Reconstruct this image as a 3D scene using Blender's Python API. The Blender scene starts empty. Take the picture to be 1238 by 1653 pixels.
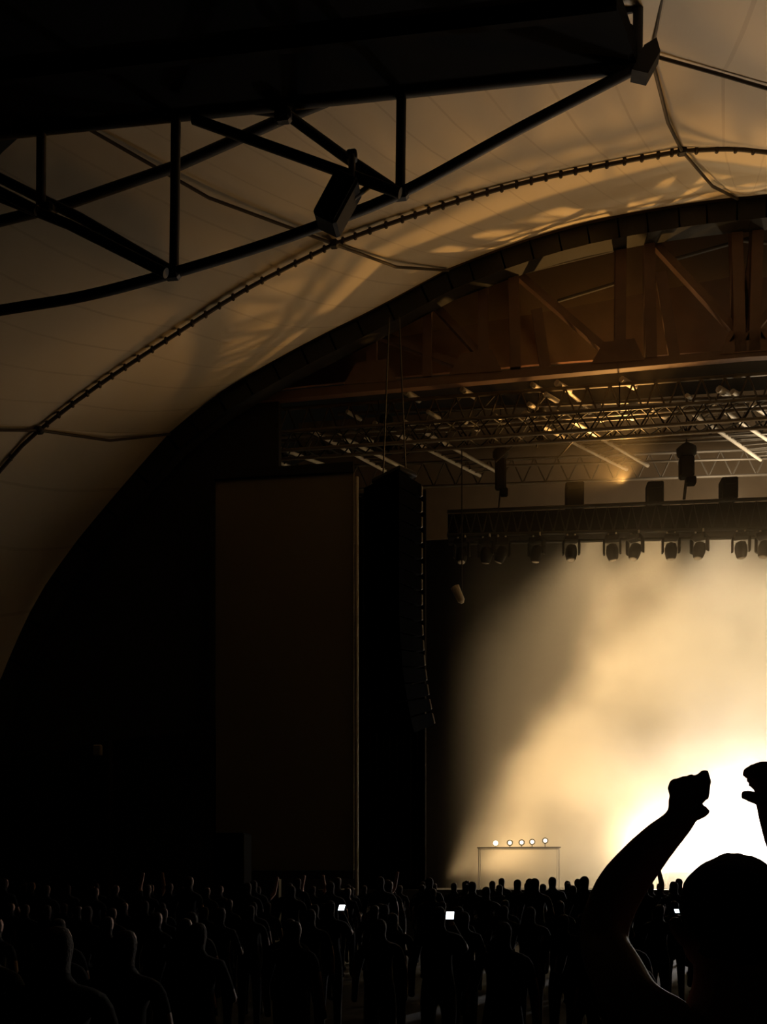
import bpy, bmesh, math, random
from mathutils import Vector, Matrix
random.seed(7)
S = bpy.context.scene
COL = S.collection

# ------------------------------------------------------------------ camera
F, HY, TH = 1500.0, 1425.0, math.radians(8)
CAM = Vector((0, 0, 1.7))
FWD = Vector((-math.sin(TH), math.cos(TH), 0)); RGT = Vector((math.cos(TH), math.sin(TH), 0)); UP = Vector((0, 0, 1))
cd = bpy.data.cameras.new('camera'); cam = bpy.data.objects.new('camera', cd); COL.objects.link(cam)
cam.location = CAM; cam.rotation_euler = (math.radians(90), 0, TH)
cd.sensor_fit = 'VERTICAL'; cd.sensor_height = 36; cd.lens = F / 1653 * 36
cd.shift_y = (HY - 826.5) / 1653; cd.clip_end = 300; cd.clip_start = .05
S.camera = cam
S.view_settings.view_transform = 'Standard'; S.view_settings.look = 'None'
S.view_settings.exposure = 0.0; S.view_settings.gamma = 1; S.view_settings.use_curve_mapping = False
S.cycles.volume_bounces = 1; S.cycles.max_bounces = 5; S.cycles.diffuse_bounces = 2
S.cycles.volume_step_rate = 1.0; S.cycles.volume_max_steps = 128
S.cycles.use_denoising = True; S.cycles.sample_clamp_indirect = 4

def ray(px, py): return FWD + RGT * ((px - 619) / F) + UP * ((HY - py) / F)
def P(px, py, y):            # the world point seen at a pixel, on the vertical plane at distance y (stage axes)
    r = ray(px, py); return CAM + r * (y / r.y)
def C(px, py, d): return CAM + ray(px, py) * d          # at camera depth d
def PZ(px, py, z): return CAM + ray(px, py) * ((z - 1.7) * F / (HY - py))   # at height z
X0 = P(1215, 1000, 26).x       # the stage's middle line
def mir(v): return Vector((2 * X0 - v.x, v.y, v.z))

# ------------------------------------------------------------------ world and light
w = bpy.data.worlds.new('night'); S.world = w; w.use_nodes = True
w.node_tree.nodes['Background'].inputs[0].default_value = (1, .8, .5, 1)
w.node_tree.nodes['Background'].inputs[1].default_value = 0.0015

def lamp(name, kind, loc, power, color, radius=.2, aim=None, angle=120, blend=.5):
    l = bpy.data.lights.new(name, kind); l.energy = power; l.color = color
    o = bpy.data.objects.new(name, l); COL.objects.link(o); o.location = loc
    l.shadow_soft_size = radius
    if kind == 'SPOT': l.spot_size = math.radians(angle); l.spot_blend = blend
    if aim is not None:
        o.rotation_euler = (Vector(aim) - Vector(loc)).to_track_quat('-Z', 'Y').to_euler()
    return o
AMBER = (1, .50, .13); WARM = (1, .79, .51); WHITE = (1, .95, .92)
HOT = P(1190, 1338, 33)
lamp('blinder_hot_light', 'SPOT', HOT + Vector((0, -.5, 0)), 8200, WHITE, .35, (HOT.x * .5, 0, -1), 130, 1)
for k, (px, pw) in enumerate([(1045, 2600), (1300, 1300)]):  # added fill spots that spread the smoke glow around the main blinder
    q = P(px, 1362, 33.5)
    lamp('smoke_fill_light', 'SPOT', q + Vector((0, -.5, .1)), pw, WARM, .3, (q.x * .8, 0, -1), 120, 1)
# added fill spots, hidden behind the lighting truss, that even out the smoke glow
for x, pw, ax, az, an in ((3.2, 6000, -.4, 3.0, 68), (5.4, 5500, 1.6, 2.6, 80), (7.5, 5200, 7.0, 2, 90), (10.5, 5600, 10.5, 2, 95), (13.5, 4600, 13.5, 2, 95)):
    lamp('smoke_top_fill', 'SPOT', (x, 35.2, 15.2), pw, (1, .71, .38) if x < 6 else WARM, .3, (ax, 32.2, az), an, 1)
# added fill spot at the stage lip, no fixture, that brightens the tent
lamp('tent_fill_light', 'SPOT', (X0 + 2, 26.8, 2.0), 920, AMBER, .35, (X0 - 1, 21, 17), 112, 1)
# lamp in the stage roof whose light grazes the tent past the arch truss
lamp('roof_lamp_light', 'SPOT', (3.4, 30.0, 14.3), 1350, AMBER, .08, (-.6, 20, 18.6), 104, .6)
# added fill spots above the lighting truss that brighten the roof grid
for x in (8.2, 11.0): lamp('grid_fill_light', 'SPOT', (x, 30.4, 13.75), 330, WARM, .12, (x, 29.3, 17), 125, .8)
for x in (7.0, 12.0): lamp('backing_fill_light', 'SPOT', (x, 30.9, 13.9), 620, WARM, .12, (x, 36.9, 16.2), 140, .8)  # added spots that light the backing so the boxes stand out
lamp('wing_fill_light', 'SPOT', (-2.5, 33, 1.9), 6500, (1, .68, .34), .2, (2.5, 31.5, 5.5), 80, 1)  # added unseen fill low in the wing, brightening the smoke's left side

# ------------------------------------------------------------------ materials
def mat(name, color, rough=.6, metal=0.0, bump=0.0, scale=20, var=.25, spec=.5, emit=None, estr=0):
    m = bpy.data.materials.new(name); m.use_nodes = True
    n = m.node_tree.nodes; l = m.node_tree.links; b = n['Principled BSDF']
    tc = n.new('ShaderNodeTexCoord'); nz = n.new('ShaderNodeTexNoise'); nz.inputs['Scale'].default_value = scale
    nz.inputs['Detail'].default_value = 4; l.new(tc.outputs['Object'], nz.inputs['Vector'])
    mx = n.new('ShaderNodeMix'); mx.data_type = 'RGBA'
    mx.inputs[6].default_value = (*[c * (1 - var) for c in color], 1); mx.inputs[7].default_value = (*[min(1, c * (1 + var)) for c in color], 1)
    l.new(nz.outputs['Fac'], mx.inputs[0]); l.new(mx.outputs[2], b.inputs['Base Color'])
    b.inputs['Roughness'].default_value = rough; b.inputs['Metallic'].default_value = metal
    b.inputs['Specular IOR Level'].default_value = spec
    if bump:
        bp = n.new('ShaderNodeBump'); bp.inputs['Strength'].default_value = bump; bp.inputs['Distance'].default_value = .02
        l.new(nz.outputs['Fac'], bp.inputs['Height']); l.new(bp.outputs['Normal'], b.inputs['Normal'])
    if emit:
        b.inputs['Emission Color'].default_value = (*emit, 1); b.inputs['Emission Strength'].default_value = estr
    return m
M = dict(
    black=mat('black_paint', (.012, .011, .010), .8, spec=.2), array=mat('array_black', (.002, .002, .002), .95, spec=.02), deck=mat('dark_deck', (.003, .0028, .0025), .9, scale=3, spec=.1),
    steel=mat('dark_steel', (.010, .009, .008), .7, 0, .1), oxide=mat('red_oxide_steel', (.11, .060, .042), .7, 0, .1, 3, .3),
    alu=mat('aluminium', (.62, .58, .52), .45, 0, .05, 8, .1), alu_dark=mat('dark_aluminium', (.10, .085, .07), .5, 0, .05, 8, .2),  # second aluminium, much darker, for girders, rungs and rails
    cable=mat('dark_cable', (.05, .038, .025), .7), brown=mat('red_brown_boarding', (.16, .065, .035), .8, 0, .2, 2, .3),
    backing=mat('pale_brown_backing', (.12, .083, .05), .85, 0, .2, 2, .2), tan=mat('tan_fabric', (.40, .26, .14), .9, 0, .05, 2, .15), wall=mat('dark_wall', (.010, .009, .007), .9, 0, .2, 2),  # the pale brown sheet's colour stands in for lit haze
    drape=mat('black_drape', (.007, .006, .006), .95, 0, .2, 6, spec=.05), floor=mat('dark_ground', (.009, .008, .007), .9, 0, .3, 4),
    stage=mat('stage_black', (.03, .027, .024), .6, 0, .1, 5), screen=mat('screen_fabric', (.125, .105, .065), .8, 0, .05, 30, .1),
    pole=mat('painted_pole', (.35, .30, .22), .5), skin=mat('skin', (.20, .085, .05), .75, 0, .05, 60, .12),
    hair=mat('dark_hair', (.016, .008, .006), .9, 0, .4, 90, .4, spec=.15), shirt=mat('dark_cotton', (.006, .006, .007), .95, 0, .1, 60, spec=.05),
    shirt2=mat('grey_cotton', (.012, .011, .010), .95, 0, .1, 60, spec=.05), denim=mat('denim', (.012, .014, .022), .9, 0, .1, 80),
    gloss=mat('gloss_black', (.05, .045, .04), .25), glass=mat('lens_glass', (.4, .36, .3), .08, 0, 0), phone=mat('phone_black', (.01, .01, .01), .3),
    screen_on=mat('lit_phone_screen', (.8, .9, 1), .4, emit=(.75, .88, 1), estr=6), foot_on=mat('lit_lens', (1, .85, .6), .4, emit=(1, .8, .5), estr=3),
    blind_on=mat('lit_blinder', (1, .95, .9), .4, emit=(1, .95, .88), estr=40), white_gear=mat('pale_gear', (.6, .58, .55), .5),
)
def fabric_material():
    m = bpy.data.materials.new('tent_fabric'); m.use_nodes = True
    n = m.node_tree.nodes; l = m.node_tree.links; b = n['Principled BSDF']
    uv = n.new('ShaderNodeUVMap'); sp = n.new('ShaderNodeSeparateXYZ'); l.new(uv.outputs[0], sp.inputs[0])
    fr = n.new('ShaderNodeMath'); fr.operation = 'FRACT'; l.new(sp.outputs[0], fr.inputs[0])
    gt = n.new('ShaderNodeMath'); gt.operation = 'LESS_THAN'; gt.inputs[1].default_value = .05; l.new(fr.outputs[0], gt.inputs[0])
    nz = n.new('ShaderNodeTexNoise'); nz.inputs['Scale'].default_value = .5; nz.inputs['Detail'].default_value = 5
    tc = n.new('ShaderNodeTexCoord'); l.new(tc.outputs['Object'], nz.inputs['Vector'])
    mx = n.new('ShaderNodeMix'); mx.data_type = 'RGBA'; mx.inputs[6].default_value = (.66, .58, .46, 1); mx.inputs[7].default_value = (.80, .72, .58, 1)
    l.new(nz.outputs['Fac'], mx.inputs[0])
    m2 = n.new('ShaderNodeMix'); m2.data_type = 'RGBA'; m2.inputs[7].default_value = (.64, .56, .44, 1)   # welded seam
    l.new(gt.outputs[0], m2.inputs[0]); l.new(mx.outputs[2], m2.inputs[6]); l.new(m2.outputs[2], b.inputs['Base Color'])
    b.inputs['Roughness'].default_value = .85
    return m
M['fabric'] = fabric_material()

# ------------------------------------------------------------------ mesh helpers
class MB:
    def __init__(s): s.v = []; s.f = []; s.mi = []; s.smooth = []
    def add(s, vs, fs, mi=0, smooth=False):
        o = len(s.v); s.v += [Vector(v) for v in vs]
        for f in fs: s.f.append([i + o for i in f]); s.mi.append(mi); s.smooth.append(smooth)
        return s
    def box(s, c, size, rot=None, mi=0, taper=1.0):
        c = Vector(c); hx, hy, hz = [q / 2 for q in size]; vs = []
        for z, t in ((-hz, taper), (hz, 1)):
            for x, y in ((-hx, -hy), (hx, -hy), (hx, hy), (-hx, hy)):
                p = Vector((x * t, y * t, z)); vs.append(c + (rot @ p if rot else p))
        return s.add(vs, [(3, 2, 1, 0), (4, 5, 6, 7), (0, 1, 5, 4), (1, 2, 6, 5), (2, 3, 7, 6), (3, 0, 4, 7)], mi)
    def bbox(s, c, size, bev=.02, rot=None, mi=0):      # box with chamfered edges
        bm = bmesh.new(); bmesh.ops.create_cube(bm, size=1)
        for v in bm.verts: v.co = Vector((v.co.x * size[0], v.co.y * size[1], v.co.z * size[2]))
        bmesh.ops.bevel(bm, geom=bm.edges[:], offset=bev, segments=1, affect='EDGES')
        bm.verts.index_update(); c = Vector(c)
        s.add([c + (rot @ v.co if rot else v.co) for v in bm.verts], [[v.index for v in f.verts] for f in bm.faces], mi); bm.free(); return s
    def bar(s, a, b, wdt, hgt=None, mi=0, up=UP):       # rectangular section between two points
        a, b = Vector(a), Vector(b); d = (b - a).normalized(); hgt = hgt or wdt
        x = d.cross(up)
        if x.length < 1e-4: x = d.cross(Vector((0, 1, 0)))
        x.normalize(); z = x.cross(d); vs = []
        for p in (a, b):
            for i, j in ((-1, -1), (1, -1), (1, 1), (-1, 1)): vs.append(p + x * (i * wdt / 2) + z * (j * hgt / 2))
        return s.add(vs, [(0, 1, 2, 3), (7, 6, 5, 4), (0, 4, 5, 1), (1, 5, 6, 2), (2, 6, 7, 3), (3, 7, 4, 0)], mi)
    def tube(s, pts, r, n=8, mi=0, cap=True):
        pts = [Vector(p) for p in pts]; vs = []; m = len(pts); prev = None
        rs = r if isinstance(r, (list, tuple)) else [r] * m
        for i, p in enumerate(pts):
            d = (pts[min(i + 1, m - 1)] - pts[max(i - 1, 0)]).normalized()
            if prev is None:
                x = d.cross(UP if abs(d.z) < .95 else Vector((1, 0, 0))).normalized()
            else: x = (prev - d * prev.dot(d)).normalized()
            prev = x; z = d.cross(x)
            for k in range(n):
                a = 2 * math.pi * k / n; vs.append(p + (x * math.cos(a) + z * math.sin(a)) * rs[i])
        fs = [(i * n + k, i * n + (k + 1) % n, (i + 1) * n + (k + 1) % n, (i + 1) * n + k) for i in range(m - 1) for k in range(n)]
        s.add(vs, fs, mi, n > 5)
        if cap: s.add([vs[k] for k in range(n)], [tuple(range(n))[::-1]], mi); s.add([vs[(m - 1) * n + k] for k in range(n)], [tuple(range(n))], mi)
        return s
    def lathe(s, c, prof, n=16, rot=None, mi=0):
        c = Vector(c); vs = []
        for r, z in prof:
            for k in range(n):
                a = 2 * math.pi * k / n; p = Vector((r * math.cos(a), r * math.sin(a), z)); vs.append(c + (rot @ p if rot else p))
        m = len(prof)
        fs = [(i * n + k, i * n + (k + 1) % n, (i + 1) * n + (k + 1) % n, (i + 1) * n + k) for i in range(m - 1) for k in range(n)]
        fs += [tuple(range(n))[::-1], tuple((m - 1) * n + k for k in range(n))]
        return s.add(vs, fs, mi, True)
    def mesh(s, name, mats):
        me = bpy.data.meshes.new(name); me.from_pydata([tuple(v) for v in s.v], [], s.f)
        for q in (mats if isinstance(mats, (list, tuple)) else [mats]): me.materials.append(q)
        me.polygons.foreach_set('material_index', s.mi); me.polygons.foreach_set('use_smooth', s.smooth); me.update()
        return me
    def obj(s, name, mats, parent=None): return link(name, s.mesh(name, mats), parent)
def link(name, data, parent=None, loc=None):
    o = bpy.data.objects.new(name, data); COL.objects.link(o)
    if parent is not None:
        o.parent = parent
        if loc is None: o.matrix_parent_inverse = Matrix.Translation(parent.location).inverted() if parent.get('_abs') else Matrix()
    if loc is not None: o.location = loc
    return o
def tag(o, label=None, cat=None, group=None, kind=None):
    if label: o['label'] = label
    if cat: o['category'] = cat
    if group: o['group'] = group
    if kind: o['kind'] = kind
    return o
def thing(name, label, cat, loc=(0, 0, 0), group=None):
    """Empty at the thing's base; parts made for it are given in WORLD coordinates (their inverse takes the Empty out)."""
    o = bpy.data.objects.new(name, None); COL.objects.link(o); o.location = loc; o.empty_display_size = .2
    o['_abs'] = 1; tag(o, label, cat, group); return o
def local_thing(name, label, cat, loc=(0, 0, 0), rot=None, group=None):
    o = bpy.data.objects.new(name, None); COL.objects.link(o); o.location = loc
    if rot is not None: o.rotation_euler = rot
    tag(o, label, cat, group); return o
def copy_tree(o, parent=None):
    c = o.copy(); COL.objects.link(c)
    if parent is not None: c.parent = parent
    for ch in list(o.children): copy_tree(ch, c)
    return c
def tube_part(name, pts, r, m, parent, n=8):
    return MB().tube(pts, r, n).obj(name, m, parent)
def bar_part(name, a, b, wd, m, parent, hg=None): return MB().bar(a, b, wd, hg).obj(name, m, parent)
def resample(pts, n):
    L = [0]
    for a, b in zip(pts, pts[1:]): L.append(L[-1] + (b - a).length)
    out = []
    for i in range(n + 1):
        t = L[-1] * i / n; k = 0
        while k < len(L) - 2 and L[k + 1] < t: k += 1
        u = (t - L[k]) / max(1e-9, L[k + 1] - L[k])
        p0, p1, p2, p3 = pts[max(k - 1, 0)], pts[k], pts[k + 1], pts[min(k + 2, len(pts) - 1)]
        out.append(.5 * ((2 * p1) + (p2 - p0) * u + (2 * p0 - 5 * p1 + 4 * p2 - p3) * u * u + (3 * p1 - p0 - 3 * p2 + p3) * u ** 3))
    return out

# ------------------------------------------------------------------ setting: ground, stage, walls
tag(MB().box((2, 22, -.1), (90, 70, .2)).obj('floor', M['floor']), kind='structure')
SZ = 1.5
tag(MB().box((X0, 37.0, 17.9), (30, .16, 5.0)).obj('haze_backing', M['backing']), kind='structure')  # added pale sheet standing in for the lit haze above the truss
st = tag(MB().box((X0, 31, SZ / 2), (24, 9, SZ)).obj('floor_stage', M['stage']), kind='structure')
tag(MB().box((X0, 37.3, 9), (46, .4, 18)).obj('wall_back', M['drape']), kind='structure')

ROW_A = [[(-80, 1330), (-20, 1150), (50, 985), (113, 888), (161, 828), (226, 752), (275, 697)],
         [(275, 697), (351, 636), (440, 583), (520, 540), (600, 500), (724, 433)],
         [(724, 433), (834, 391), (943, 359), (1053, 337), (1140, 324), (1190, 318)], [(1190, 318), (1215, 316)]]
ROW_B = [[(-330, 1300), (-150, 960), (0, 757), (65, 690)], [(65, 690), (150, 625), (270, 545), (400, 462), (540, 390)],
         [(540, 390), (650, 350), (800, 303), (950, 268), (1100, 240)], [(1100, 240), (1180, 237), (1238, 242), (1297, 248)]]
ROW_C = [[(-900, 1200), (-500, 850), (-260, 640)], [(-260, 640), (-150, 450), (0, 250), (100, 178)],
         [(100, 178), (400, 130), (700, 105), (1050, 85)], [(1050, 85), (1150, 113), (1300, 155), (1410, 170)]]
ROW_D = [None, None, [(-200, -200), (400, -330), (1110, -220)], [(1110, -220), (1300, -180), (1625, -150)]]
YA, YB, YC, YD = 26.0, 21.5, 17.5, 13.0
A = [[P(x, y, YA) for x, y in s] for s in ROW_A]; B = [[P(x, y, YB) for x, y in s] for s in ROW_B]
Cc = [[P(x, y, YC) for x, y in s] for s in ROW_C]; D = [None if s is None else [P(x, y, YD) for x, y in s] for s in ROW_D]
for r in (A, B, Cc, D): r[3][-1].x = X0      # the last point lies on the middle line
tent = thing('tent_canopy', 'cream fabric tent canopy laced along dark cables, sweeping from the stage arch to the roof', 'canopy', P(540, 390, YB))
def panel(r0, r1, nu, nv, sag, useam):
    for flip in (0, 1):
        a, b = resample(r0, nu), resample(r1, nu)
        if flip: a, b = [mir(p) for p in a], [mir(p) for p in b]
        m = MB(); vs = []; uvs = []
        for i in range(nu + 1):
            for j in range(nv + 1):
                t = j / nv; p = a[i].lerp(b[i], t)
                p.z += sag * math.sin(math.pi * t) * (.35 + .65 * math.sin(math.pi * i / nu)); vs.append(p); uvs.append((i / nu * useam, t))
        fs = [(i * (nv + 1) + j, i * (nv + 1) + j + 1, (i + 1) * (nv + 1) + j + 1, (i + 1) * (nv + 1) + j) for i in range(nu) for j in range(nv)]
        m.add(vs, fs, 0, True); o = m.obj('canopy_panel', M['fabric'], tent)
        ul = o.data.uv_layers.new(name='UVMap')
        for lp in o.data.loops: ul.data[lp.index].uv = uvs[lp.vertex_index]
for k, (nu, us) in enumerate([(16, 6), (20, 8), (24, 10), (8, 3)]):
    panel(A[k], B[k], nu, 6, -.25, us); panel(B[k], Cc[k], nu, 6, -.35, us)
    if D[k]: panel(Cc[k], D[k], nu, 5, -.3, us)
dn = Vector((0, -.06, -.1))
for flip in (0, 1):
    g = (lambda p: mir(p)) if flip else (lambda p: p)
    for row, rad, nm in ((B, .045, 'lacing_cable'), (Cc, .03, 'edge_cable')):
        for s in (row if nm == 'lacing_cable' else row[3:]):
            tube_part(nm, [g(p) + dn for p in resample(s, 14)], rad, M['cable'], tent, 6)
    for k in range(3):                              # cross seams through the three nodes
        a, b, c = A[k][-1], B[k][-1], Cc[k][-1]
        tube_part('seam_cable', [g(p) + dn for p in (a, a.lerp(b, .5) + Vector((0, 0, -.22)), b)], .035, M['cable'], tent, 6)
        tube_part('seam_cable', [g(p) + dn for p in (b, b.lerp(c, .5) + Vector((0, 0, -.3)), c)], .035, M['cable'], tent, 6)
        MB().bbox(g(b) + dn, (.2, .2, .16), .04).obj('cable_node', M['steel'], tent)
    tube_part('seam_cable', [g(p) + dn for p in (Cc[2][-1], D[2][-1])], .03, M['cable'], tent, 6)
clamp_me = None
for seg, n in ((0, 10), (1, 22), (2, 24), (3, 7)):   # lashing clamps along the lacing cable
    pts = resample(B[seg], n)
    for i in range(1, n):
        for flip in (0, 1):
            p = (mir(pts[i]) if flip else pts[i]) + dn
            if clamp_me is None: clamp_me = MB().bbox((0, 0, 0), (.08, .1, .16), .025).mesh('clamp', M['cable'])
            o = link('clamp', clamp_me, tent); o.matrix_parent_inverse = Matrix(); o.location = p - tent.location

# arch: dark girder along the membrane's edge, side walls below it
arch = thing('proscenium_arch', 'dark curved arch girder framing the stage house under the canopy edge', 'arch', A[0][0])
for flip in (0, 1):
    for s in A:
        m = MB(); pts = [(mir(p) if flip else p) + Vector((0, .35, -.28)) for p in resample(s, 10)]
        for a, b in zip(pts, pts[1:]): m.bar(a, b + (b - a) * .05, .5, .55)
        m.obj('girder_section', M['steel'], arch)
    wl = MB(); pts = resample(A[0] + A[1][1:3], 24)
    vs = []
    for p in pts:
        q = mir(p) if flip else p; vs += [Vector((q.x, 26.7, q.z - .3)), Vector((q.x, 26.7, 0)), Vector((q.x, 27.0, 0)), Vector((q.x, 27.0, q.z - .3))]
    fs = []
    for i in range(len(pts) - 1):
        for j in range(4): fs.append((i * 4 + j, i * 4 + (j + 1) % 4, (i + 1) * 4 + (j + 1) % 4, (i + 1) * 4 + j))
    n = len(pts) - 1; fs += [(0, 1, 2, 3), (n * 4, n * 4 + 1, n * 4 + 2, n * 4 + 3)]
    tag(wl.add(vs, fs).obj('wall_right' if flip else 'wall_left', M['wall']), kind='structure')

# ------------------------------------------------------------------ arch roof truss (verticals, diagonals, gussets) and boarding behind
at_ = thing('arch_truss', 'rust brown steel roof truss between the arch girder and the long bottom beam', 'truss', P(990, 575, 26.7))
beamL, beamR = P(356, 650, 26.7), P(1215, 572, 26.7); beamR.x = X0
for f_ in (lambda p: p, mir):
    bar_part('bottom_beam', f_(beamL), f_(beamR), .22, M['oxide'], at_, .24)
    for (xt, yt, xb, yb, wd) in [(600, 520, 600, 622, .3), (690, 470, 690, 612, .25), (780, 425, 780, 602, .28), (828, 410, 832, 598, .42), (866, 500, 880, 594, .1),
                                 (1002, 362, 1000, 586, .32), (1046, 352, 1050, 582, .4), (1066, 440, 1089, 580, .1), (1222, 330, 1215, 572, .4)]:
        bar_part('post', f_(P(xt, yt, 26.75)), f_(P(xb, yb, 26.75)), wd, M['oxide'], at_, .3)
    for (a, b) in [((838, 445), (985, 572)), ((1055, 392), (1206, 556)), ((610, 540), (745, 592)), ((690, 480), (790, 590)), ((1215, 400), (1196, 540))]:
        bar_part('diagonal', f_(P(*a, 26.85)), f_(P(*b, 26.85)), .2, M['oxide'], at_, .2)
    for (x, y) in [(770, 590), (1000, 572), (1212, 556), (600, 606)]:
        c = [f_(P(x + dx, y + dy, 26.55)) for dx, dy in ((-45, 14), (40, 8), (24, -26), (-26, -20))]
        m = MB(); m.add(c + [p + Vector((0, .05, 0)) for p in c], [(0, 1, 2, 3), (7, 6, 5, 4), (0, 4, 5, 1), (1, 5, 6, 2), (2, 6, 7, 3), (3, 7, 4, 0)]); m.obj('gusset_plate', M['oxide'], at_)
    for a, b in [((842, 440), (990, 404)), ((900, 486), (992, 458)), ((1058, 383), (1212, 362)), ((1090, 418), (1212, 384)), ((700, 470), (800, 438))]:
        tube_part('tie_rod', [f_(P(*a, 27.2)), f_(P(*b, 27.2))], .05, M['steel'], at_, 6)
# boarding and lighter fabric above it
bk = MB(); bk2 = MB()
lo = [P(x, y, 28.6) for x, y in ((330, 640), (600, 612), (900, 585), (1300, 556))]
hi = [P(x, y, 28.6) for x, y in ((330, 600), (600, 552), (900, 500), (1300, 436))]
tp = [P(x, y, 29.2) for x, y in ((330, 560), (600, 430), (900, 330), (1300, 270))]
def sheet(m, a, b, th=.1):
    for f_ in (lambda p: p, mir):
        for i in range(len(a) - 1):
            q = [f_(a[i]), f_(a[i + 1]), f_(b[i + 1]), f_(b[i])]; q2 = [p + Vector((0, th, 0)) for p in q]
            m.add(q + q2, [(0, 1, 2, 3), (7, 6, 5, 4), (0, 4, 5, 1), (1, 5, 6, 2), (2, 6, 7, 3), (3, 7, 4, 0)])
lo[-1].x = hi[-1].x = tp[-1].x = X0
sheet(bk, lo, hi); sheet(bk2, hi, tp)
tag(bk.obj('wall_upper', M['brown']), kind='structure'); tag(bk2.obj('ceiling_stage', M['tan']), kind='structure')

# ------------------------------------------------------------------ stage roof grid
def lattice_girder(name, label, top, bot, ydepth, n, mt, rch, rweb, fn=P, cat='truss'):
    """planar girder: two chords and zigzag web, every web bar its own part"""
    t0, t1 = P(*top[0], ydepth), P(*top[1], ydepth); b0, b1 = P(*bot[0], ydepth), P(*bot[1], ydepth)
    g = thing(name, label, cat, b0)
    tube_part('chord', [t0, t1], rch, mt, g); tube_part('chord', [b0, b1], rch, mt, g)
    for i in range(n):
        u, v = i / n, (i + .5) / n; w_ = (i + 1) / n
        tube_part('web_bar', [b0.lerp(b1, u), t0.lerp(t1, v)], rweb, mt, g, 5); tube_part('web_bar', [t0.lerp(t1, v), b0.lerp(b1, w_)], rweb, mt, g, 5)
    return g
lattice_girder('roof_girder', 'front lattice girder of the stage roof just under the long brown beam', ((350, 668), (1420, 590)), ((350, 712), (1420, 640)), 28.0, 30, M['alu_dark'], .06, .03)
lattice_girder('roof_girder', 'middle lattice girder of the stage roof behind the sloping twin tubes', ((420, 700), (1440, 640)), ((420, 738), (1440, 690)), 30.0, 26, M['alu_dark'], .05, .028)
lattice_girder('roof_girder', 'rear lattice girder of the stage roof above the row of hanging lamps', ((560, 752), (1460, 716)), ((560, 790), (1460, 758)), 33.0, 24, M['alu_dark'], .05, .028)
ladders = [((652, 680), (806, 764), (612, 686), (775, 768), 'half lit twin tube ladder truss ending at the dark hoist'),
           ((897, 664), (1046, 752), (866, 684), (1012, 758), 'long lit twin tube ladder truss above the middle of the lamp row'),
           ((1100, 655), (1228, 742), (1148, 650), (1282, 738), 'brightest lit ladder truss with close rungs at the photo edge'),
           ((545, 702), (668, 764), (500, 694), (640, 770), 'dim ladder truss above the side screen corner'),
           ((372, 694), (560, 764), (365, 716), (520, 772), 'dimmest ladder truss in the dark corner beside the tent edge')]
for (a0, a1, b0, b1, lab) in ladders:
    z = P(*a0, 28.0).z - .05
    A0, A1, B0, B1 = PZ(*a0, z), PZ(*a1, z), PZ(*b0, z), PZ(*b1, z)
    g = thing('ladder_truss', lab, 'truss', A0, 'ladder trusses under the stage roof')
    tube_part('chord', [A0, A1], .06, M['alu'], g); tube_part('chord', [B0, B1], .06, M['alu'], g)
    for i in range(1, 14):
        u = i / 14; tube_part('rung', [A0.lerp(A1, u), B0.lerp(B1, u)], .022, M['alu_dark'], g, 5)
grid = thing('joist_rack', 'row of short pale joist ends poking from the stage roof girder', 'rack', P(850, 672, 28.1))
for (x, y, r) in [(604, 684, .09), (655, 633, .09), (700, 681, .08), (745, 628, .08), (750, 680, .08), (797, 672, .09), (846, 670, .14), (853, 652, .07), (858, 620, .07), (880, 636, .07),
                  (898, 618, .09), (950, 664, .09), (1000, 661, .09), (1052, 659, .09), (1003, 612, .09), (1213, 652, .09), (1108, 638, .06), (1160, 628, .1), (1182, 632, .08), (560, 664, .06), (580, 700, .05), (640, 700, .06), (690, 664, .06)]:
    p = P(x, y, 27.9); q = p + (PZ(x + 40, y + 24, p.z) - p) * .55
    tube_part('joist', [p, q], r, M['alu'], grid, 8)
tube_part('rail', [P(545, 668, 28.1), P(1330, 636, 28.1)], .05, M['alu_dark'], grid)
for i, (a, b) in enumerate([((745, 640), (700, 690)), ((800, 636), (745, 700)), ((880, 640), (830, 700)), ((860, 690), (800, 745)), ((935, 700), (900, 740)), ((620, 690), (575, 720)), ((1180, 640), (1120, 690)), ((700, 700), (650, 740))]):
    tube_part('cross_brace', [P(*a, 28.3), P(*b, 30)], .03, M['alu_dark'], grid, 6)
tube_part('purlin', [P(930, 720, 31), P(1420, 700, 31)], .04, M['alu_dark'], grid)
tube_part('purlin', [P(800, 752, 32), P(1420, 735, 32)], .04, M['alu_dark'], grid)
tube_part('joist', [P(898, 616, 28), PZ(958, 668, P(898, 616, 28).z)], .05, M['alu'], grid)

ft = thing('front_truss', 'dim box truss slung under the stage roof just behind the long brown beam', 'truss', (X0, 27.2, 14.6))
fx0, fx1 = -9.0, 2 * X0 + 9.0
for yy in (27.15, 27.7):
    for zz in (14.65, 15.2): tube_part('chord', [(fx0, yy, zz), (fx1, yy, zz)], .055, M['alu_dark'], ft)
fw_ = MB()
for i in range(44):
    u, v, w_ = [fx0 + (fx1 - fx0) * q / 44 for q in (i, i + .5, i + 1)]
    for yy in (27.15, 27.7): fw_.tube([(u, yy, 14.65), (v, yy, 15.2), (w_, yy, 14.65)], .028, 5)
    for zz in (14.65, 15.2): fw_.tube([(u, 27.15, zz), (v, 27.7, zz), (w_, 27.15, zz)], .024, 5)
tag(fw_.obj('lattice', M['steel'], ft), kind='stuff')
for u in (-4, 3, 9.6, 17): tube_part('drop_cable', [(u, 27.4, 15.2), (u, 27.4, 16.1)], .02, M['steel'], ft, 5)
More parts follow.
